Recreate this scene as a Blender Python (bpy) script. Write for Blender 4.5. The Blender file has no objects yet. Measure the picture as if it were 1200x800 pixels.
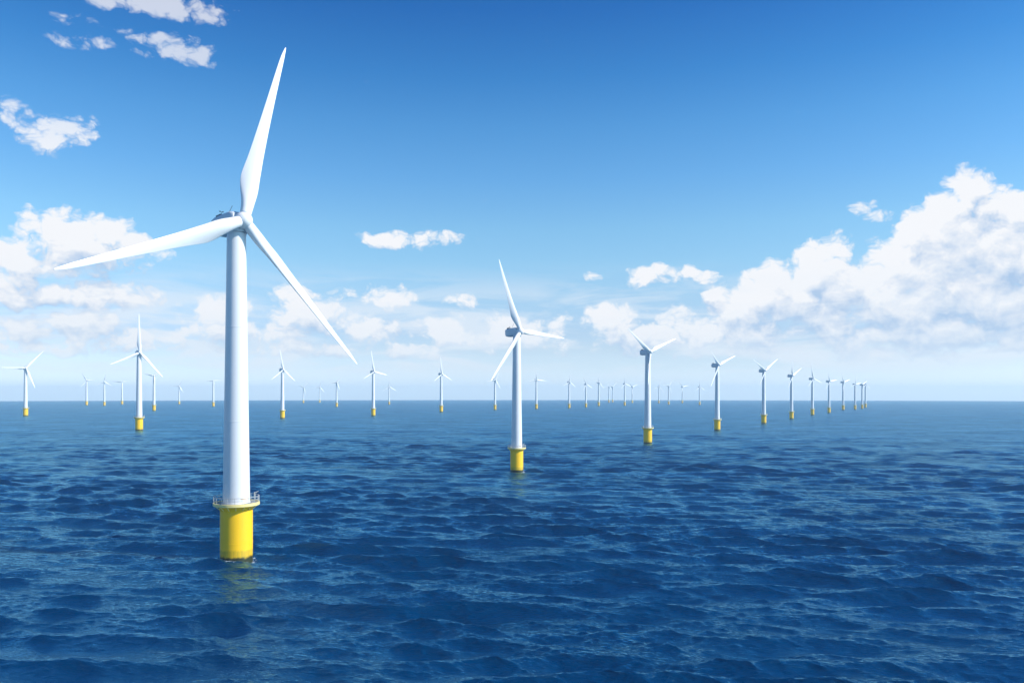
import bpy, bmesh, math
import numpy as np
from mathutils import Matrix, Vector

S = bpy.context.scene
COL = S.collection
RAD = math.radians
CAM_H = 38.9            # eye height above the water, metres
CURVE = 1.604e6         # radius of the sea's curvature

# ------------------------------------------------------------------ camera
cd = bpy.data.cameras.new('camera')
cam = bpy.data.objects.new('camera', cd)
COL.objects.link(cam)
cam.location = (0, 0, CAM_H)
cam.rotation_euler = (RAD(90), 0, 0)
cd.sensor_width = 36
cd.lens = 27.99
cd.shift_y = 0.0517
cd.clip_start = 0.5
cd.clip_end = 40000
S.camera = cam

# ------------------------------------------------------------------ view, sun
S.render.engine = 'CYCLES'
S.view_settings.view_transform = 'Standard'
S.view_settings.look = 'None'
S.view_settings.exposure = 0.3
S.view_settings.gamma = 1.0
S.view_settings.use_curve_mapping = False
S.cycles.max_bounces = 6
S.cycles.volume_bounces = 1
S.cycles.use_denoising = True
S.cycles.sample_clamp_direct = 6.0

SUN_EL = 38.0
SUN_DIR = Vector((0.98, -0.20, 0)).normalized() * math.cos(RAD(SUN_EL)) + Vector((0, 0, math.sin(RAD(SUN_EL))))
ld = bpy.data.lights.new('sun', 'SUN')
ld.energy = 5.0
ld.angle = RAD(0.5)
ld.color = (1.0, 0.955, 0.89)
sun = bpy.data.objects.new('sun', ld)
COL.objects.link(sun)
sun.rotation_euler = (-SUN_DIR).to_track_quat('-Z', 'Y').to_euler()
sun.location = (0, 0, 300)


# ------------------------------------------------------------------ node helpers
class NT:
    def __init__(self, tree):
        self.t = tree

    def n(self, typ, **kw):
        nd = self.t.nodes.new(typ)
        for k, v in kw.items():
            setattr(nd, k, v)
        return nd

    def put(self, sock, v):
        if isinstance(v, bpy.types.NodeSocket):
            self.t.links.new(v, sock)
        elif v is not None:
            sock.default_value = v

    def math(self, op, a, b=None, c=None, clamp=False):
        nd = self.n('ShaderNodeMath', operation=op, use_clamp=clamp)
        for i, v in enumerate((a, b, c)):
            if v is not None:
                self.put(nd.inputs[i], v)
        return nd.outputs[0]

    def vmath(self, op, a, b=None, c=None):
        nd = self.n('ShaderNodeVectorMath', operation=op)
        for i, v in enumerate((a, b, c)):
            if v is not None:
                self.put(nd.inputs[i], v)
        return nd.outputs['Value'] if op in ('DOT_PRODUCT', 'LENGTH') else nd.outputs[0]

    def noise(self, vec, scale, detail=4, rough=0.55, dist=0.0, dims='3D'):
        nd = self.n('ShaderNodeTexNoise', noise_dimensions=dims)
        if vec is not None:
            self.put(nd.inputs['Vector'], vec)
        nd.inputs['Scale'].default_value = scale
        nd.inputs['Detail'].default_value = detail
        nd.inputs['Roughness'].default_value = rough
        nd.inputs['Distortion'].default_value = dist
        return nd.outputs['Fac']

    def ramp(self, v, a, b, lo=0.0, hi=1.0, mode='SMOOTHSTEP'):
        nd = self.n('ShaderNodeMapRange', interpolation_type=mode)
        self.put(nd.inputs[0], v)
        for i, x in enumerate((a, b, lo, hi)):
            self.put(nd.inputs[i + 1], x)
        return nd.outputs[0]

    def mix(self, f, a, b, blend='MIX'):
        nd = self.n('ShaderNodeMix', data_type='RGBA', blend_type=blend)
        self.put(nd.inputs[0], f)
        self.put(nd.inputs[6], a)
        self.put(nd.inputs[7], b)
        return nd.outputs[2]


# ------------------------------------------------------------------ world: sky with clouds
# clouds as (azimuth, slope, half width, half height, weight), measured in
# thousandths of a radian from the camera's forward direction (+Y)
CLOUDS = [
]
def px(cx, cy, rx, ry, w):          # a cloud seen at these picture coordinates -> direction on the sky
    u = (cx - 600) / 933.0; v = (462 - cy) / 933.0
    c = 1 / math.sqrt(1 + u * u)
    return (math.atan(u), v * c, rx / 933.0 * c * c, ry / 933.0 * c, w)
for c in [
    (165, 0, 115, 18, 1.0), (240, 10, 46, 18, .85), (112, 29, 50, 12, .58), (85, 47, 50, 11, .52), (135, 54, 46, 11, .50),
    (203, 57, 50, 20, .85), (235, 70, 30, 10, .55),
    (66, 162, 42, 29, .95), (103, 148, 20, 20, .55), (8, 130, 24, 20, .6), (32, 138, 16, 12, .45),
    (38, 264, 27, 24, 1.2), (68, 266, 30, 27, 1.3), (102, 268, 30, 25, 1.3), (133, 275, 30, 22, 1.25), (158, 286, 27, 18, 1.1),
    (90, 292, 70, 28, 1.25), (18, 300, 46, 26, 1.2), (140, 303, 58, 20, 1.0), (60, 315, 70, 20, .9), (185, 300, 30, 14, .8),
    (100, 346, 95, 20, 1.1), (10, 338, 60, 26, 1.1), (105, 386, 62, 24, 1.15), (15, 388, 60, 22, 1.0), (175, 398, 50, 18, .95), (60, 408, 110, 12, .9),
    (250, 374, 52, 30, 1.1), (305, 388, 46, 22, .9), (355, 366, 50, 32, 1.15), (425, 388, 56, 22, 1.05), (448, 347, 50, 16, 1.0),
    (480, 281, 62, 12, 1.08), (546, 353, 28, 11, .85), (530, 390, 52, 22, 1.05), (605, 388, 62, 24, 1.05), (365, 408, 130, 12, .85), (650, 380, 26, 16, .75),
    (757, 322, 30, 15, .95), (812, 324, 38, 13, 1.0), (696, 324, 16, 7, .75), (712, 377, 42, 23, 1.05), (760, 396, 75, 20, .95),
    (665, 408, 75, 13, .8), (480, 410, 110, 12, .8),
    (1133, 224, 34, 33, 1.35), (1104, 248, 32, 28, 1.3), (1163, 250, 36, 32, 1.35), (1196, 254, 34, 30, 1.3), (1074, 272, 36, 32, 1.3),
    (1120, 288, 54, 46, 1.45), (1168, 302, 58, 48, 1.5), (1212, 300, 60, 55, 1.5), (1050, 304, 36, 34, 1.3), (1090, 322, 56, 44, 1.45),
    (1140, 345, 66, 42, 1.5), (1022, 328, 32, 30, 1.2), (1030, 252, 26, 12, .75), (972, 304, 34, 32, 1.35), (950, 322, 36, 32, 1.3), (992, 338, 44, 36, 1.35),
    (1035, 346, 56, 38, 1.4), (906, 326, 28, 24, 1.25), (888, 346, 36, 30, 1.3), (928, 352, 48, 32, 1.35), (846, 352, 26, 19, 1.1),
    (866, 366, 42, 24, 1.2), (1072, 362, 80, 34, 1.4), (1185, 358, 76, 40, 1.4), (985, 370, 90, 26, 1.2), (1100, 388, 130, 24, 1.2), (1190, 402, 80, 18, 1.0), (1010, 398, 90, 16, .95),
    (1010, 243, 22, 12, .7), (870, 388, 125, 26, 1.0), (1010, 388, 140, 26, .95), (1150, 388, 120, 28, .8), (1175, 398, 60, 18, .75),
    (1060, 412, 160, 14, .7), (880, 412, 130, 14, .7), (790, 364, 46, 13, .65),
    (1300, 290, 110, 70, 1.2), (1420, 350, 180, 45, 1.0), (-110, 330, 130, 45, 1.1), (-240, 380, 130, 35, 1.0),
]:
    CLOUDS.append(px(*c))

W = bpy.data.worlds.new('World')
S.world = W
W.use_nodes = True
W.node_tree.nodes.clear()
w = NT(W.node_tree)


def cloud_group():
    g = bpy.data.node_groups.new('cloud_field', 'ShaderNodeTree')
    g.interface.new_socket('Position', in_out='INPUT', socket_type='NodeSocketVector')
    g.interface.new_socket('Field', in_out='OUTPUT', socket_type='NodeSocketFloat')
    g.interface.new_socket('Mass', in_out='OUTPUT', socket_type='NodeSocketFloat')
    t = NT(g)
    gi = t.n('NodeGroupInput'); go = t.n('NodeGroupOutput')
    p = gi.outputs[0]
    # domain warp: ragged outlines
    wn = t.n('ShaderNodeTexNoise', noise_dimensions='2D')
    t.put(wn.inputs['Vector'], p)
    wn.inputs['Scale'].default_value = 26; wn.inputs['Detail'].default_value = 3
    off = t.vmath('MULTIPLY_ADD', wn.outputs['Color'], (0.030, 0.018, 0), (-0.015, -0.009, 0))
    q = t.vmath('ADD', p, off)
    acc = None
    for (a, e, ra, re, wt) in CLOUDS:
        d = t.vmath('MULTIPLY_ADD', q, (1 / ra, 1 / re, 0), (-a / ra, -e / re, 0))
        k = t.math('MULTIPLY_ADD', t.vmath('DOT_PRODUCT', d, d), -wt * 0.62, wt)
        k = t.math('MAXIMUM', k, 0.0)
        acc = k if acc is None else t.math('SMOOTH_MAX', acc, k, 0.15)
    m = t.math('MINIMUM', acc, 1.9)
    # billows
    pn = t.vmath('MULTIPLY', q, (1.0, 1.35, 1.0))
    v = t.n('ShaderNodeTexVoronoi', voronoi_dimensions='2D', feature='F1')
    t.put(v.inputs['Vector'], pn)
    v.inputs['Scale'].default_value = 24
    v.inputs['Detail'].default_value = 3.0
    v.inputs['Roughness'].default_value = 0.6
    v.inputs['Lacunarity'].default_value = 2.2
    bil = t.math('SUBTRACT', 0.42, v.outputs['Distance'])
    f = t.noise(pn, 13, 7, 0.50, 0.2, dims='2D')
    f = t.math('SUBTRACT', f, 0.5)
    n = t.math('ADD', t.math('MULTIPLY', bil, 0.95), t.math('MULTIPLY', f, 0.85))
    r = t.math('MULTIPLY_ADD', t.math('ADD', n, 0.20), t.ramp(m, 0.0, 0.35, 0.0, 1.0, 'LINEAR'), t.math('MULTIPLY', m, 1.30))
    t.put(go.inputs[0], r)
    t.put(go.inputs[1], m)
    return g


geo = w.n('ShaderNodeTexCoord')
sep = w.n('ShaderNodeSeparateXYZ')
w.put(sep.inputs[0], geo.outputs['Generated'])
X, Y, Z = sep.outputs
az = w.math('ARCTAN2', X, Y)
hyp = w.math('SQRT', w.math('ADD', w.math('MULTIPLY', X, X), w.math('MULTIPLY', Y, Y)))
tt = w.math('DIVIDE', Z, w.math('MAXIMUM', hyp, 0.02))
cmb = w.n('ShaderNodeCombineXYZ')
w.put(cmb.inputs[0], az); w.put(cmb.inputs[1], tt)
CG = cloud_group()
def field(off):
    g = w.n('ShaderNodeGroup'); g.node_tree = CG
    w.put(g.inputs[0], cmb.outputs[0] if off is None else w.vmath('ADD', cmb.outputs[0], off))
    return g.outputs[0], g.outputs[1]
f0, m0 = field(None)
f1, m1 = field((-0.004, 0.011, 0))
f2, m2 = field((-0.014, 0.038, 0))
cover = w.ramp(f0, 0.25, 0.92)
cover = w.math('MULTIPLY', cover, w.ramp(tt, 0.22, 0.36, 0.97, 0.62))   # the high scraps are thin
d1 = w.math('SUBTRACT', f0, f1)
d2 = w.math('SUBTRACT', f0, f2)
lit = w.math('ADD', w.math('MULTIPLY', d1, 0.62), w.math('MULTIPLY', d2, 0.24))
lit = w.math('ADD', lit, w.math('MULTIPLY', w.math('SUBTRACT', m0, m2), 0.40))
lit = w.math('ADD', lit, 0.66)
lit = w.math('SUBTRACT', lit, w.math('MULTIPLY', w.ramp(f0, 1.0, 2.1), 0.34), clamp=True)
ccol = w.mix(lit, (0.40, 0.57, 0.82, 1), (0.98, 0.98, 1.0, 1))
# distant clouds sink into the pale air above the horizon
far = w.ramp(tt, 0.02, 0.12, 0.46, 0.0, 'SMOOTHSTEP')
ccol = w.mix(far, ccol, (0.72, 0.85, 0.97, 1))
cover = w.math('MULTIPLY', cover, w.ramp(tt, 0.018, 0.055, 0.0, 1.0))

# thin layered cloud low over the horizon
lay = w.noise(w.vmath('MULTIPLY', cmb.outputs[0], (1.0, 6.0, 1.0)), 5.5, 6, 0.6, 0.5, dims='2D')
lay = w.math('MULTIPLY', w.ramp(lay, 0.38, 0.64), w.math('MULTIPLY', w.ramp(tt, 0.010, 0.045), w.ramp(tt, 0.085, 0.17, 1, 0)))
lay = w.math('MULTIPLY', lay, 0.72)
ccol = w.mix(w.math('DIVIDE', cover, w.math('MAXIMUM', w.math('ADD', cover, lay), 0.001)), (0.86, 0.92, 0.99, 1), ccol)
cover = w.math('SUBTRACT', w.math('ADD', cover, lay), w.math('MULTIPLY', cover, lay))

sky = w.n('ShaderNodeTexSky', sky_type='NISHITA')
sky.sun_disc = False
sky.sun_elevation = RAD(SUN_EL)
sky.sun_rotation = math.atan2(SUN_DIR.x, SUN_DIR.y)
sky.altitude = 0
sky.air_density = 1.0
sky.dust_density = 0.6
sky.ozone_density = 4.0
bg = w.n('ShaderNodeBackground')
# the clear, polarised blue of this day: colour balance of the sky by elevation
cr = w.n('ShaderNodeValToRGB')
SKY_TINT = [(0.0, (2.0, 2.25, 2.95)), (0.013, (1.66, 1.83, 2.42)), (0.034, (1.36, 1.45, 1.82)), (0.056, (1.24, 1.25, 1.47)), (0.077, (1.14, 1.17, 1.36)), (0.12, (1.2, 1.29, 1.34)), (0.163, (1.12, 1.39, 1.39)), (0.206, (1.03, 1.41, 1.43)), (0.27, (0.75, 1.28, 1.48)), (0.334, (0.54, 1.15, 1.44)), (0.399, (0.31, 0.94, 1.35)), (0.484, (0.16, 0.69, 1.21)), (0.75, (0.1, 0.52, 1.0))]
els = cr.color_ramp.elements
while len(els) < len(SKY_TINT):
    els.new(0.5)
for e, (t_, c_) in zip(els, SKY_TINT):
    e.position = (t_ + 0.01) / 0.76
    e.color = (c_[0] / 4.0, c_[1] / 4.0, c_[2] / 4.0, 1)
w.put(cr.inputs[0], w.math('DIVIDE', w.math('ADD', tt, 0.01), 0.76))
w.put(bg.inputs['Color'], w.vmath('MULTIPLY', w.vmath('MULTIPLY', sky.outputs[0], cr.outputs[0]), (4.0, 4.0, 4.0)))
bg.inputs['Strength'].default_value = 0.10
bc = w.n('ShaderNodeBackground')
w.put(bc.inputs['Color'], ccol)
bc.inputs['Strength'].default_value = 0.80
mx = w.n('ShaderNodeMixShader')
w.put(mx.inputs[0], cover)
w.put(mx.inputs[1], bg.outputs[0])
w.put(mx.inputs[2], bc.outputs[0])
wo = w.n('ShaderNodeOutputWorld')
w.put(wo.inputs['Surface'], mx.outputs[0])
W.cycles.sampling_method = 'MANUAL'
W.cycles.sample_map_resolution = 512


# ------------------------------------------------------------------ materials
def material(name, base, rough=0.4, metallic=0.0):
    m = bpy.data.materials.new(name)
    m.use_nodes = True
    t = NT(m.node_tree)
    b = m.node_tree.nodes['Principled BSDF']
    b.inputs['Base Color'].default_value = (*base, 1)
    b.inputs['Roughness'].default_value = rough
    b.inputs['Metallic'].default_value = metallic
    return m, t, b


def white_paint(name, base, dirt=0.06):
    m, t, b = material(name, base, 0.38)
    tc = t.n('ShaderNodeTexCoord')
    v = t.vmath('MULTIPLY', tc.outputs['Object'], (1.6, 1.6, 0.10))
    f = t.ramp(t.noise(v, 1.0, 6, 0.6), 0.45, 0.8, 0.0, dirt)
    g = t.ramp(t.noise(tc.outputs['Object'], 0.3, 3, 0.5), 0.4, 0.7, 0.0, dirt * 0.7)
    f = t.math('ADD', f, g)
    t.put(b.inputs['Base Color'], t.mix(f, (*base, 1), (base[0] * .55, base[1] * .5, base[2] * .42, 1)))
    t.put(b.inputs['Roughness'], t.ramp(f, 0, 0.1, 0.33, 0.5, 'LINEAR'))
    return m


M_TOWER = white_paint('tower_paint', (0.70, 0.71, 0.72), 0.05)
M_BLADE = white_paint('blade_gelcoat', (0.80, 0.80, 0.80), 0.04)
M_NACELLE = white_paint('nacelle_shell', (0.60, 0.64, 0.68), 0.08)
M_STEEL, _t, _b = material('galvanised_steel', (0.48, 0.48, 0.46), 0.5, 0.3)
M_DECK, _t, _b = material('deck_grating', (0.30, 0.31, 0.30), 0.7)
M_DARK, _t, _b = material('dark_equipment', (0.05, 0.06, 0.07), 0.5)


def yellow_paint(name, base, stain):
    m, t, b = material(name, base, 0.42)
    tc = t.n('ShaderNodeTexCoord')
    sp = t.n('ShaderNodeSeparateXYZ')
    t.put(sp.inputs[0], tc.outputs['Object'])
    z = sp.outputs[2]
    streak = t.noise(t.vmath('MULTIPLY', tc.outputs['Object'], (1.4, 1.4, 0.14)), 1.0, 6, 0.65)
    patch = t.noise(tc.outputs['Object'], 0.9, 5, 0.6)
    c = t.mix(t.ramp(streak, 0.5, 0.85, 0.0, 0.35), (*base, 1), (base[0] * .62, base[1] * .5, base[2] * .6 + .01, 1))
    if stain:
        zz = t.math('ADD', z, t.math('MULTIPLY', patch, 1.3))
        band = t.math('MULTIPLY', t.ramp(zz, 2.9, 3.5, 1, 0), t.ramp(streak, 0.3, 0.7, 0.35, 0.75))
        c = t.mix(band, c, (0.36, 0.27, 0.02, 1))
        weed = t.ramp(zz, 1.3, 2.0, 1, 0)
        c = t.mix(weed, c, (0.030, 0.034, 0.012, 1))
    t.put(b.inputs['Base Color'], c)
    return m


M_YELLOW = yellow_paint('yellow_marine_paint', (0.91, 0.53, 0.006), True)
M_RIM = yellow_paint('platform_rim_paint', (0.80, 0.66, 0.26), False)

# water
M_SEA = bpy.data.materials.new('sea_water')
M_SEA.use_nodes = True
M_SEA.node_tree.nodes.clear()
t = NT(M_SEA.node_tree)
tc = t.n('ShaderNodeTexCoord')
P = tc.outputs['Object']
lost = t.n('ShaderNodeAttribute', attribute_name='unresolved').outputs['Fac']   # waves too short for the mesh this far out
rot = t.n('ShaderNodeMapping')
t.put(rot.inputs['Vector'], P)
rot.inputs['Rotation'].default_value = (0, 0, RAD(14))
P2 = t.vmath('MULTIPLY', rot.outputs[0], (0.30, 1.0, 1.0))
r0 = t.noise(P2, 0.13, 3, 0.6, 0.3)
r1 = t.noise(P2, 0.62, 5, 0.62, 0.6)
r2 = t.noise(P2, 3.4, 3, 0.6, 0.3)
gust = t.ramp(t.noise(P, 0.012, 3, 0.5), 0.35, 0.68, 0.6, 1.15)
hgt = t.math('ADD', t.math('MULTIPLY', r1, 0.75), t.math('MULTIPLY', r2, 0.24))
hgt = t.math('ADD', t.math('MULTIPLY', hgt, gust), t.math('MULTIPLY', t.math('MULTIPLY', r0, lost), 5.0))
bp = t.n('ShaderNodeBump')
t.put(bp.inputs['Height'], hgt)
bp.inputs['Strength'].default_value = 1.0
bp.inputs['Distance'].default_value = 0.65
fr = t.n('ShaderNodeFresnel')
fr.inputs['IOR'].default_value = 1.333
t.put(fr.inputs['Normal'], bp.outputs[0])
f = fr.outputs[0]
# wind-roughened water never mirrors fully, not even at a grazing angle
refl = t.math('DIVIDE', t.math('MULTIPLY', f, 3.3), t.math('MULTIPLY_ADD', f, 3.6, 1.0))
# wind patches: rougher and smoother water
paw = t.noise(t.vmath('MULTIPLY', P, (0.45, 1.0, 1.0)), 0.030, 8, 0.74, 0.3)
refl = t.math('MULTIPLY', refl, t.ramp(paw, 0.34, 0.66, 0.70, 1.20, 'LINEAR'))
df = t.n('ShaderNodeBsdfDiffuse')
df.inputs['Color'].default_value = (0.0002, 0.030, 0.088, 1)
t.put(df.inputs['Normal'], bp.outputs[0])
gl = t.n('ShaderNodeBsdfGlossy')
gl.inputs['Color'].default_value = (0.44, 0.86, 1.0, 1)
t.put(gl.inputs['Roughness'], t.ramp(lost, 0.1, 0.9, 0.045, 0.26, 'LINEAR'))
t.put(gl.inputs['Normal'], bp.outputs[0])
mxs = t.n('ShaderNodeMixShader')
t.put(mxs.inputs[0], refl)
t.put(mxs.inputs[1], df.outputs[0])
t.put(mxs.inputs[2], gl.outputs[0])
# a little wash round the feet of the nearest towers
wash = None
for fx, fy, fs in ((-65.1, 188.1, 1.0), (2.4, 403.8, .89), (108.9, 638.8, .91)):
    dd = t.vmath('LENGTH', t.vmath('MULTIPLY', t.vmath('SUBTRACT', P, (fx, fy, 0)), (1, 1, 0)))
    k = t.ramp(dd, 3.7 * fs, 6.6 * fs, 1.0, 0.0, 'LINEAR')
    wash = k if wash is None else t.math('MAXIMUM', wash, k)
fn = t.noise(t.vmath('MULTIPLY', P, (1, 1.6, 0.4)), 1.1, 7, 0.72, 0.6)
wash = t.ramp(t.math('MULTIPLY_ADD', wash, 0.24, fn), 0.70, 0.80, 0, 0.8)
foam = t.n('ShaderNodeBsdfDiffuse')
foam.inputs['Color'].default_value = (0.62, 0.66, 0.68, 1)
mxf = t.n('ShaderNodeMixShader')
t.put(mxf.inputs[0], wash)
t.put(mxf.inputs[1], mxs.outputs[0])
t.put(mxf.inputs[2], foam.outputs[0])
mxs = mxf
mo = t.n('ShaderNodeOutputMaterial')
t.put(mo.inputs['Surface'], mxs.outputs[0])


# ------------------------------------------------------------------ sea
def sea_mesh():
    rng = np.random.default_rng(23)
    fov = RAD(40)
    dense = np.linspace(-fov, fov, 1080)
    side = np.concatenate([np.linspace(fov, RAD(60), 60)[1:], np.linspace(RAD(60), RAD(300), 100)[1:-1], np.linspace(-RAD(60), -fov, 60)[:-1] + 2 * math.pi])
    th = np.concatenate([dense, side])                 # angle from +Y, clockwise
    rs = list(np.geomspace(1.5, 82, 40))
    r = 82.0
    while r < 13000:
        r += max(0.17, 0.24 * r * r / (CAM_H * 933.0) * min(1.0, 1500 / r + 0.25))
        rs.append(r)
    rs = np.array(rs)
    nr, nt = len(rs), len(th)
    dr = np.gradient(rs)[:, None]
    dt = np.abs(np.gradient(np.unwrap(th)))[None, :] * rs[:, None]
    dt = np.minimum(dt, 400)
    x0 = rs[:, None] * np.sin(th)[None, :]
    y0 = rs[:, None] * np.cos(th)[None, :]
    er = (np.sin(th)[None, :], np.cos(th)[None, :])
    X = x0.astype(np.float32); Y = y0.astype(np.float32)
    dx = np.zeros_like(X); dy = np.zeros_like(X); dz = np.zeros_like(X)
    # slow patches of rougher and calmer water
    amp = np.ones_like(X)
    for lam, a in ((170, .14), (90, .16), (260, .12), (55, .12)):
        ang = rng.uniform(0, 2 * math.pi)
        amp += a * np.sin(2 * math.pi / lam * (X * math.cos(ang) + Y * math.sin(ang)) + rng.uniform(0, 6.28))
    N = 190
    lost = np.zeros_like(X)
    lams = np.exp(np.linspace(math.log(0.62), math.log(40), N) + rng.uniform(-.02, .02, N))
    main = RAD(-104)                                    # the direction the waves run in
    for lam in lams:
        spread = RAD(17) if lam > 5 else RAD(27)
        ang = main + np.clip(rng.normal(0, spread), -RAD(85), RAD(85))
        k = 2 * math.pi / lam
        st = 0.0305 * (1.0 + 0.75 * math.exp(-(math.log(lam / 11.0) / .4) ** 2)) * (1.0 if lam < 15 else (15 / lam) ** 2.2)
        a = st / k
        cx, cy = math.cos(ang), math.sin(ang)
        kr = k * np.abs(cx * er[0] + cy * er[1])
        kt = k * np.abs(cx * er[1] - cy * er[0])
        att = np.exp(-((kr * dr / 2.0) ** 2 + (kt * dt / 2.0) ** 2)).astype(np.float32)
        if 3 < lam < 15:
            lost += (1 - att)
        rows = np.where(att.max(axis=1) > 0.01)[0]
        if len(rows) == 0:
            continue
        sl = slice(rows[0], rows[-1] + 1)
        ph = np.float32(k * cx) * X[sl] + np.float32(k * cy) * Y[sl] + np.float32(rng.uniform(0, 6.28))
        A = np.float32(a) * att[sl] * (amp[sl] if lam < 24 else 1)
        dz[sl] += A * np.cos(ph)
        s = A * np.sin(ph) * np.float32(1.0)
        dx[sl] -= s * cx
        dy[sl] -= s * cy
    Zc = dz - (x0 ** 2 + y0 ** 2) / (2 * CURVE)
    co = np.empty((nr * nt + 1, 3), np.float32)
    co[:-1, 0] = (X + dx).ravel(); co[:-1, 1] = (Y + dy).ravel(); co[:-1, 2] = Zc.ravel()
    co[-1] = (0, 0, 0)
    i = np.arange(nr - 1)[:, None] * nt; j = np.arange(nt)[None, :]; j2 = (j + 1) % nt
    quads = np.stack([i + j, i + nt + j, i + nt + j2, i + j2], -1).reshape(-1, 4)
    tri = np.stack([np.full(nt, nr * nt), np.arange(nt), (np.arange(nt) + 1) % nt], -1)
    me = bpy.data.meshes.new('sea')
    me.vertices.add(len(co)); me.vertices.foreach_set('co', co.ravel())
    loops = np.concatenate([quads[:, ::-1].ravel(), tri[:, ::-1].ravel()]).astype(np.int32)
    me.loops.add(len(loops)); me.loops.foreach_set('vertex_index', loops)
    nq, n3 = len(quads), len(tri)
    me.polygons.add(nq + n3)
    st = np.concatenate([np.arange(nq) * 4, nq * 4 + np.arange(n3) * 3]).astype(np.int32)
    me.polygons.foreach_set('loop_start', st)
    me.polygons.foreach_set('use_smooth', np.ones(nq + n3, bool))
    me.update(calc_edges=True)
    at = me.attributes.new('unresolved', 'FLOAT', 'POINT')
    at.data.foreach_set('value', np.append((lost / lost.max()).ravel(), 0).astype(np.float32))
    return me


sea_me = sea_mesh()
if sea_me.polygons[len(sea_me.polygons) // 2].normal.z < 0:
    sea_me.flip_normals()
sea_me.materials.append(M_SEA)
sea = bpy.data.objects.new('sea', sea_me)
COL.objects.link(sea)
sea['kind'] = 'structure'

# ------------------------------------------------------------------ haze
bm = bmesh.new()
bmesh.ops.create_cube(bm, size=1.0)
H0, H1, HR = -56.0, 172.0, 13300.0
for v in bm.verts:
    v.co = Vector((v.co.x * 2 * HR, v.co.y * 2 * HR, H0 if v.co.z < 0 else H1))
me = bpy.data.meshes.new('haze')
bm.to_mesh(me); bm.free()
M_HAZE = bpy.data.materials.new('sea_haze')
M_HAZE.use_nodes = True
M_HAZE.node_tree.nodes.clear()
t = NT(M_HAZE.node_tree)
pv = t.n('ShaderNodeVolumePrincipled')
pv.inputs['Color'].default_value = (0.70, 0.89, 1.0, 1)
pv.inputs['Density'].default_value = 8.5e-5
pv.inputs['Anisotropy'].default_value = 0.1
mo = t.n('ShaderNodeOutputMaterial')
t.put(mo.inputs['Volume'], pv.outputs[0])
me.materials.append(M_HAZE)
haze = bpy.data.objects.new('haze', me)
COL.objects.link(haze)
haze['kind'] = 'stuff'


# ------------------------------------------------------------------ mesh helpers
def lathe(bm, prof, seg=64, axis='Z', c=(0, 0, 0), caps=True):
    """prof: list of (radius, height); a surface of revolution"""
    rings = []
    for r, z in prof:
        ring = []
        for i in range(seg):
            a = 2 * math.pi * i / seg
            p = Vector((r * math.cos(a), r * math.sin(a), z))
            if axis == 'Y':                     # height runs towards -Y
                p = Vector((p.x, -p.z, p.y))
            ring.append(bm.verts.new(p + Vector(c)))
        rings.append(ring)
    for a, b_ in zip(rings, rings[1:]):
        for i in range(seg):
            bm.faces.new((a[i], a[(i + 1) % seg], b_[(i + 1) % seg], b_[i]))
    if caps:
        bm.faces.new(rings[0][::-1]); bm.faces.new(rings[-1])


def tube(bm, p, q, r, seg=8):
    p, q = Vector(p), Vector(q)
    d = (q - p).normalized()
    u = d.orthogonal().normalized(); v = d.cross(u)
    A, B = [], []
    for i in range(seg):
        a = 2 * math.pi * i / seg
        o = u * math.cos(a) * r + v * math.sin(a) * r
        A.append(bm.verts.new(p + o)); B.append(bm.verts.new(q + o))
    for i in range(seg):
        bm.faces.new((A[i], A[(i + 1) % seg], B[(i + 1) % seg], B[i]))
    bm.faces.new(A[::-1]); bm.faces.new(B)


def ring_tube(bm, R, z, r, seg=72, ms=8):
    rows = []
    for i in range(seg):
        a = 2 * math.pi * i / seg
        row = []
        for j in range(ms):
            b_ = 2 * math.pi * j / ms
            q = R + r * math.cos(b_)
            row.append(bm.verts.new((q * math.cos(a), q * math.sin(a), z + r * math.sin(b_))))
        rows.append(row)
    for i in range(seg):
        A, B = rows[i], rows[(i + 1) % seg]
        for j in range(ms):
            bm.faces.new((A[j], B[j], B[(j + 1) % ms], A[(j + 1) % ms]))


def box(bm, x0, x1, y0, y1, z0, z1, bev=0.0):
    r = bmesh.ops.create_cube(bm, size=1.0)
    for v in r['verts']:
        v.co = Vector((x0 + (v.co.x + .5) * (x1 - x0), y0 + (v.co.y + .5) * (y1 - y0), z0 + (v.co.z + .5) * (z1 - z0)))
    if bev:
        es = list({e for v in r['verts'] for e in v.link_edges})
        bmesh.ops.bevel(bm, geom=es, offset=bev, segments=3, affect='EDGES', profile=0.5)


def finish(name, bm, mat, smooth=True, angle=35):
    bmesh.ops.recalc_face_normals(bm, faces=bm.faces)
    me = bpy.data.meshes.new(name)
    bm.to_mesh(me); bm.free()
    me.materials.append(mat)
    if smooth:
        me.polygons.foreach_set('use_smooth', [True] * len(me.polygons))
        me.set_sharp_from_angle(angle=RAD(angle))
    return me


def link(name, me, parent, mat=None):
    o = bpy.data.objects.new(name, me)
    COL.objects.link(o)
    o.parent = parent
    if mat is not None:
        o.matrix_local = mat
    return o


# ------------------------------------------------------------------ turbine part meshes (metres, hub 80 m above the water)
DECK_Z = 13.3
HUB_Z = 80.0
HUB_OUT = 3.2
TILT = RAD(5)
R_BLADE = 44.0

bm = bmesh.new()
lathe(bm, [(3.7, -8), (3.7, 4.0), (3.72, 4.02), (3.72, 4.3), (3.7, 4.32), (3.7, DECK_Z - 1.6), (3.74, DECK_Z - 1.55), (4.0, DECK_Z - .55), (4.0, DECK_Z - 0.42)], 96)
ME_FOUND = finish('foundation', bm, M_YELLOW)

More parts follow.
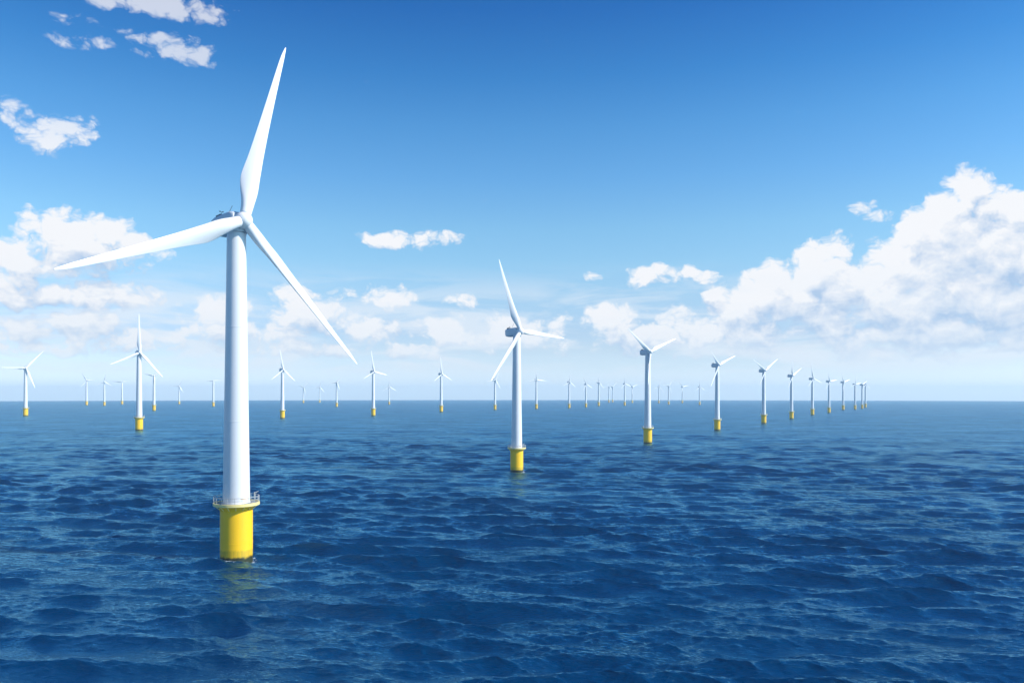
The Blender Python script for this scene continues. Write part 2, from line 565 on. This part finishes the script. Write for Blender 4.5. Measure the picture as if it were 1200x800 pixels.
bm = bmesh.new()
lathe(bm, [(4.02, DECK_Z - .40), (5.15, DECK_Z - .40), (5.28, DECK_Z - .32), (5.28, DECK_Z + .30), (5.20, DECK_Z + .34), (5.10, DECK_Z + .34), (5.06, DECK_Z + .02)], 96)
for i in range(16):
    a = 2 * math.pi * (i + .5) / 16
    tube(bm, (3.85 * math.cos(a), 3.85 * math.sin(a), DECK_Z - 1.3), (4.9 * math.cos(a), 4.9 * math.sin(a), DECK_Z - .42), .10)
ME_PLAT = finish('platform', bm, M_RIM)

bm = bmesh.new()
lathe(bm, [(3.0, DECK_Z + .02), (3.0, DECK_Z + .08), (5.04, DECK_Z + .08), (5.04, DECK_Z + .02)], 96, caps=False)
ME_DECK = finish('deck', bm, M_DECK)

bm = bmesh.new()
RR = 5.16
for i in range(20):
    a = 2 * math.pi * i / 20
    x, y = RR * math.cos(a), RR * math.sin(a)
    tube(bm, (x, y, DECK_Z + .3), (x, y, DECK_Z + 1.72), .055)
ring_tube(bm, RR, DECK_Z + 1.72, .06)
ring_tube(bm, RR, DECK_Z + 1.02, .045)
ME_RAIL = finish('railing', bm, M_STEEL)

bm = bmesh.new()
# small service crane and a locker on the deck
a = RAD(-8)
cx, cy = 4.5 * math.cos(a), 4.5 * math.sin(a)
tube(bm, (cx, cy, DECK_Z + .06), (cx, cy, DECK_Z + 2.3), .11)
tube(bm, (cx, cy, DECK_Z + 2.2), (cx + .7, cy - .6, DECK_Z + 2.45), .08)
tube(bm, (cx, cy, DECK_Z + 1.6), (cx + .4, cy - .34, DECK_Z + 2.34), .05)
ME_CRANE = finish('davit', bm, M_STEEL)

bm = bmesh.new()
prof = []
z0, z1, ra, rb = DECK_Z + .05, 77.3, 3.08, 2.16
prof.append((ra + .10, z0)); prof.append((ra + .10, z0 + .28)); prof.append((ra, z0 + .30))
for i in range(1, 40):
    f = i / 40
    z = z0 + .3 + (z1 - z0 - .3) * f
    r = ra + (rb - ra) * f
    if i in (12, 26):                         # faint flange seams between tower sections
        prof += [(r, z - .12), (r + .025, z - .10), (r + .025, z + .10), (r, z + .12)]
    else:
        prof.append((r, z))
prof += [(rb, z1 - .4), (rb + .12, z1 - .36), (rb + .12, z1)]
lathe(bm, prof, 96)
ME_TOWER = finish('tower', bm, M_TOWER)

bm = bmesh.new()                              # number plate on the tower foot
for dz, ww, hh, ang in ((1.15, 2.2, .28, -84),):
    n = 10
    front, back = [], []
    for i in range(n + 1):
        a_ = RAD(ang) + (i / n - .5) * ww / 3.07
        for lst, rr in ((front, 3.10), (back, 3.03)):
            lst.append((bm.verts.new((rr * math.cos(a_), rr * math.sin(a_), DECK_Z + dz)), bm.verts.new((rr * math.cos(a_), rr * math.sin(a_), DECK_Z + dz + hh))))
    for i in range(n):
        bm.faces.new((front[i][0], front[i + 1][0], front[i + 1][1], front[i][1]))
        bm.faces.new((front[i][1], front[i + 1][1], back[i + 1][1], back[i][1]))
        bm.faces.new((front[i][0], back[i][0], back[i + 1][0], front[i + 1][0]))
M_PLATE, _t, _b = material('number_plate_paint', (0.55, 0.40, 0.26), 0.5)
ME_PLATE = finish('plate', bm, M_PLATE)

# nacelle: local origin at the tower top, -Y towards the rotor
bm = bmesh.new()
secs = [(-1.55, 1.8, -1.8, 1.8), (-1.2, 2.1, -2.1, 2.1), (0, 2.25, -2.3, 2.35), (3.5, 2.3, -2.35, 2.4), (6.4, 2.2, -2.2, 2.35), (7.8, 1.95, -1.7, 2.15), (8.4, 1.5, -1.2, 1.7)]
rings = []
for (y, hw, zb, zt) in secs:
    ring = []
    zc, hh = (zb + zt) / 2, (zt - zb) / 2
    for i in range(40):
        a = 2 * math.pi * i / 40
        c, s = math.cos(a), math.sin(a)
        e = 0.36                              # rounded rectangle
        ring.append(bm.verts.new((hw * math.copysign(abs(c) ** e, c), y, zc + hh * math.copysign(abs(s) ** e, s))))
    rings.append(ring)
for A, B in zip(rings, rings[1:]):
    for i in range(40):
        bm.faces.new((A[i], A[(i + 1) % 40], B[(i + 1) % 40], B[i]))
bm.faces.new(rings[0]); bm.faces.new(rings[-1][::-1])
lathe(bm, [(2.3, -2.75), (2.3, -2.0), (2.1, -1.7)], 48)
ME_NAC = finish('nacelle', bm, M_NACELLE, angle=40)

bm = bmesh.new()
box(bm, -.9, .9, 5.6, 7.4, 2.22, 3.1, .12)
box(bm, -1.3, -.6, 4.7, 5.3, 2.25, 2.9, .08)
ME_COOL = finish('cooler', bm, M_DARK)
bm = bmesh.new()
tube(bm, (.5, 5.0, 2.2), (1.6, 3.9, 5.2), .06)
tube(bm, (-.6, 5.2, 2.2), (-.6, 5.2, 3.6), .05)
tube(bm, (-1.0, 5.2, 3.5), (-.2, 5.2, 3.5), .05)
bmesh.ops.create_uvsphere(bm, u_segments=10, v_segments=6, radius=.16, matrix=Matrix.Translation((-1.0, 5.2, 3.62)))
bmesh.ops.create_uvsphere(bm, u_segments=10, v_segments=6, radius=.16, matrix=Matrix.Translation((-.2, 5.2, 3.62)))
ME_MAST = finish('wind_mast', bm, M_DARK)

# hub: local origin at the rotor centre, -Y forward
bm = bmesh.new()
hp = [(1.45, -1.62), (1.85, -1.55), (1.98, -1.2), (2.0, -.2)]
for i in range(1, 13):
    a = RAD(90) * i / 13
    hp.append((2.0 * math.cos(a), -.2 + 2.25 * math.sin(a)))
hp.append((.05, 2.05))
lathe(bm, hp, 64, axis='Y')
ME_HUB = finish('hub', bm, M_BLADE, angle=50)

# blade: +Z along the span, +X towards the leading edge, -Y upwind
def blade_mesh():
    bm = bmesh.new()
    st = [(.030, 2.80, 1.0, 0), (.055, 2.80, 1.0, 0), (.085, 3.05, .88, 6), (.12, 3.75, .66, 14), (.16, 4.55, .47, 19), (.20, 4.9, .37, 19),
          (.25, 4.7, .31, 16.5), (.32, 3.95, .27, 13), (.42, 3.35, .24, 9.5), (.54, 2.75, .21, 6.5), (.66, 2.2, .19, 4.2),
          (.78, 1.72, .175, 2.2), (.88, 1.32, .165, .8), (.945, 1.0, .16, 0), (.975, .72, .16, 0), (.99, .45, .16, 0), (.998, .2, .16, 0)]
    # refine
    fr = np.array(st)
    zs = np.linspace(.03, .998, 110)
    ch = np.interp(zs, fr[:, 0], fr[:, 1]); th = np.interp(zs, fr[:, 0], fr[:, 2]); tw = np.interp(zs, fr[:, 0], fr[:, 3])
    def sm(v):
        w_ = v.copy(); w_[1:-1] = .25 * v[:-2] + .5 * v[1:-1] + .25 * v[2:]; return w_
    for _ in range(24):
        ch, th, tw = sm(ch), sm(th), sm(tw)
    n = 36
    rings = []
    for z, c, tk, t_ in zip(zs, ch, th, tw):
        q_ = max(0.0, min(1.0, (z - .05) / .20)); blend = q_ * q_ * (3 - 2 * q_)   # 0 = round root, 1 = aerofoil
        beta = RAD(t_ + 8)
        ring = []
        for i in range(n):
            a = 2 * math.pi * i / n
            xx = math.cos(a)                                    # +1 leading, -1 trailing
            xc = (1 - xx) / 2
            yt = 5 * tk * (0.2969 * math.sqrt(max(xc, 0)) - .1260 * xc - .3516 * xc ** 2 + .2843 * xc ** 3 - .1036 * xc ** 4)
            ya = math.copysign(yt, math.sin(a)) if abs(math.sin(a)) > 1e-6 else 0
            yc = .5 * math.sin(a)
            x_ = c * .89 * ((.5 * xx) * (1 - blend) + (.32 - xc) * blend)
            y_ = c * .89 * (yc * tk * (1 - blend) + (ya - .02 * math.sin(math.pi * xc)) * blend)
            X_ = x_ * math.cos(beta) + y_ * math.sin(beta)
            Y_ = -x_ * math.sin(beta) + y_ * math.cos(beta)
            pre = -1.3 * max(0, z - .25) ** 2 - .6 * z          # bent and coned upwind
            ring.append(bm.verts.new((X_, Y_ + pre, z * R_BLADE)))
        rings.append(ring)
    for A, B in zip(rings, rings[1:]):
        for i in range(n):
            bm.faces.new((A[i], A[(i + 1) % n], B[(i + 1) % n], B[i]))
    bm.faces.new(rings[0][::-1]); bm.faces.new(rings[-1])
    return finish('blade', bm, M_BLADE, angle=180)


ME_BLADE = blade_mesh()

# ------------------------------------------------------------------ the wind farm
# x, y (metres), size, heading of the rotor, (angle, length) of the three blades, label
FARM = [
    (-65.1, 188.1, 0.995, 51, [(16.3, 1.086), (248.1, 1.049), (137.5, 1.03)],
     'huge white wind turbine towering in the foreground on a thick yellow base'),
    (2.4, 403.8, 0.885, 42, [(340.2, 0.962), (94.6, 0.788), (221.4, 0.883)],
     'second largest white turbine, with one blade level and one pointing down past its tower'),
    (108.9, 638.8, 0.914, 35, [(306.5, 0.731), (68.5, 0.78), (192.0, 0.682)],
     'mid-distance turbine with two blades in a wide V, next beyond the second largest one'),
    (224.1, 869.4, 0.890, 32, [(321.2, 0.465), (67.4, 0.697), (214.1, 0.736)],
     'turbine fourth in the receding row, one short blade up and one hanging beside its tower'),
    (340.7, 1077.4, 0.894, 32, [(301.6, 0.705), (57.7, 0.775), (216.0, 0.62)],
     'turbine fifth in the receding row, its two upper blades spread in a V'),
    (453.0, 1290.5, 0.872, 30, [(0.4, 0.66), (59.4, 0.66), (215.0, 0.62)],
     'turbine sixth in the receding row, with one blade straight up'),
    (581.4, 1541.0, 0.877, 30, [(351.5, 0.846), (110.5, 0.62), (230.0, 0.62)],
     'turbine seventh in the receding row, with one long blade pointing up'),
    (688.2, 1728.5, 0.856, 30, [(348.9, 0.62), (82.7, 0.62), (225.0, 0.62)],
     'small turbine eighth in the receding row, with short blades up and sideways'),
    (867.8, 2086.7, 0.908, 30, [(340.6, 0.62), (73.8, 0.62), (200.0, 0.62)],
     'small pale turbine ninth in the receding row'),
    (926.7, 2150.8, 0.850, 30, [(80.5, 0.62), (257.7, 0.62), (10.0, 0.62)],
     'small pale turbine tenth in the receding row, third from its far end'),
    (1008.0, 2292.2, 0.860, 30, [(60.0, 0.62), (300.0, 0.62), (180.0, 0.62)],
     'faint turbine eleventh in the receding row, last but one'),
    (1109.0, 2498.0, 0.904, 30, [(5.0, 0.62), (125.0, 0.62), (245.0, 0.62)],
     'faint turbine at the very far end of the receding row, rightmost of all'),
    (-407.2, 869.4, 1.058, 40, [(359.6, 0.927), (139.6, 0.755), (245.9, 0.728)],
     'largest turbine to the left of the foreground giant, one blade pointing straight up'),
    (-902.4, 1477.1, 1.107, 44, [(270.9, 0.823), (41.6, 0.905), (160.0, 0.818)],
     'leftmost turbine of all, with one level blade reaching the picture edge'),
    (-1673.3, 3131.7, 1.237, 20, [(88.2, 0.62), (330.0, 0.62), (215.0, 0.62)],
     'faint hazy turbine second from the left, beside the leftmost yellow-based one'),
    (-1532.0, 2992.1, 1.122, 20, [(10.0, 0.62), (120.0, 0.62), (245.0, 0.62)],
     'faint hazy turbine third from the left, middle one of a pale trio'),
    (-1694.0, 3458.5, 1.227, 20, [(85.0, 0.62), (275.0, 0.9), (180.0, 0.62)],
     'very faint turbine just left of the large turbine whose blade points straight up'),
    (-885.6, 1969.6, 1.081, 20, [(285.0, 0.62), (60.0, 0.62), (175.0, 0.62)],
     'small yellow-footed turbine close under the lower blade of a larger turbine'),
    (-1476.9, 3533.1, 1.008, 20, [(30.0, 0.818), (150.0, 0.818), (270.0, 0.818)],
     'tiny pale horizon turbine halfway between two small ones left of the foreground tower'),
    (-1031.4, 2749.4, 1.104, 20, [(269.7, 0.62), (85.3, 0.62), (175.0, 0.62)],
     'small hazy turbine with level blades, immediately left of the foreground tower'),
    (-378.9, 1314.1, 1.003, 42, [(351.8, 0.742), (133.9, 0.62), (232.9, 0.62)],
     'small yellow-based turbine nearest to the right of the foreground tower, below its right blade'),
    (-1080.7, 4124.0, 1.049, 24, [(45.0, 0.864), (165.0, 0.864), (285.0, 0.864)],
     'tiny horizon turbine, the first speck right of the foreground tower, under its right blade'),
    (-1067.8, 4417.9, 1.095, 24, [(20.0, 0.864), (140.0, 0.864), (260.0, 0.864)],
     'tiny horizon turbine just left of the faint one below the foreground blade tip'),
    (-582.2, 2643.1, 1.009, 24, [(267.7, 0.62), (40.0, 0.62), (160.0, 0.62)],
     'faint slender turbine just left of and below the foreground turbine\'s right blade tip'),
    (-257.3, 1477.1, 1.018, 42, [(353.0, 0.891), (102.1, 0.62), (241.9, 0.62)],
     'small yellow-based turbine just right of the foreground turbine\'s blade tip'),
    (-517.5, 3352.8, 0.934, 26, [(0.0, 0.864), (120.0, 0.864), (240.0, 0.864)],
     'tiny pale horizon turbine midway between two slim yellow-based turbines'),
    (-161.7, 1817.3, 1.083, 40, [(356.7, 0.843), (119.1, 0.62), (235.0, 0.62)],
     'slim yellow-based turbine with one blade straight up, left of the second largest turbine'),
    (-44.7, 2086.7, 0.978, 28, [(261.6, 0.62), (29.4, 0.62), (150.0, 0.62)],
     'small turbine half crossed by the second largest turbine\'s lower blade'),
    (67.8, 2219.2, 1.010, 28, [(357.3, 0.62), (95.3, 0.66), (263.1, 0.62)],
     'small turbine just right of the second largest one, its blades forming a T'),
    (170.2, 2370.5, 0.968, 28, [(8.0, 0.62), (128.0, 0.62), (245.0, 0.62)],
     'small faint turbine with yellowish foot, leftmost of three close together'),
    (236.2, 2545.2, 0.920, 28, [(336.0, 0.62), (120.0, 0.62), (215.0, 0.62)],
     'small turbine in the middle of three close together'),
    (312.0, 2865.3, 1.055, 28, [(4.1, 0.62), (282.1, 0.62), (140.0, 0.62)],
     'small turbine rightmost of three close together, its blades raised'),
    (537.4, 4417.9, 1.095, 28, [(25.0, 0.864), (145.0, 0.864), (265.0, 0.864)],
     'tiny horizon turbine, left one of a pair of specks between two faint turbines'),
    (583.3, 4619.6, 1.126, 28, [(50.0, 0.864), (170.0, 0.864), (290.0, 0.864)],
     'tiny horizon turbine, right one of a pair of specks between two faint turbines'),
    (423.3, 2992.1, 1.022, 28, [(350.0, 0.62), (110.0, 0.62), (230.0, 0.62)],
     'small faint turbine nearest to the left of the V-bladed mid-distance one but for a speck'),
    (623.2, 4124.0, 1.049, 30, [(70.0, 0.864), (190.0, 0.864), (310.0, 0.864)],
     'tiny horizon turbine close to the left side of the V-bladed mid-distance tower'),
    (740.9, 4018.7, 1.033, 30, [(15.0, 0.864), (135.0, 0.864), (255.0, 0.864)],
     'tiny horizon turbine, first speck right of the V-bladed mid-distance tower'),
    (659.4, 3352.8, 0.979, 30, [(40.0, 0.773), (160.0, 0.773), (280.0, 0.773)],
     'tiny horizon turbine, second of four specks right of the V-bladed mid-distance tower'),
    (859.7, 4018.7, 1.033, 30, [(80.0, 0.864), (200.0, 0.864), (320.0, 0.864)],
     'tiny horizon turbine, third of four specks right of the V-bladed mid-distance tower'),
    (759.2, 3222.4, 0.915, 30, [(0.0, 0.773), (120.0, 0.773), (240.0, 0.773)],
     'tiny horizon turbine, last of four specks before the fourth turbine of the row'),
]

RX = Matrix.Rotation(-TILT, 4, 'X')


def turbine(x, y, s, yaw, blades, label):
    root = bpy.data.objects.new('wind_turbine', None)
    COL.objects.link(root)
    d2 = x * x + y * y
    root.location = (x, y, -d2 / (2 * CURVE))
    root.rotation_euler = (0, 0, RAD(yaw))
    root.scale = (s, s, s)
    root['label'] = label
    root['category'] = 'wind turbine'
    root['group'] = 'offshore wind turbines standing in the sea'
    near = y < 3000
    link('foundation', ME_FOUND, root)
    pl = link('platform', ME_PLAT, root)
    if near:
        link('deck', ME_DECK, pl)
        link('railing', ME_RAIL, pl)
        link('davit', ME_CRANE, pl)
    tw = link('tower', ME_TOWER, root)
    if y < 1000:
        link('plate', ME_PLATE, tw)
    na = link('nacelle', ME_NAC, root, Matrix.Translation((0, 0, HUB_Z)) @ RX)
    if near:
        link('cooler', ME_COOL, na)
        link('wind_mast', ME_MAST, na)
    hub = Matrix.Translation((0, -HUB_OUT * math.cos(TILT), HUB_Z)) @ RX
    link('hub', ME_HUB, root, hub)
    for ang, ln in blades:
        th = 0.5 + 0.5 * ln
        link('blade', ME_BLADE, root, hub @ Matrix.Rotation(RAD(ang), 4, 'Y') @ Matrix.Diagonal((th, th, ln, 1)))
    return root


for row in FARM:
    turbine(*row)
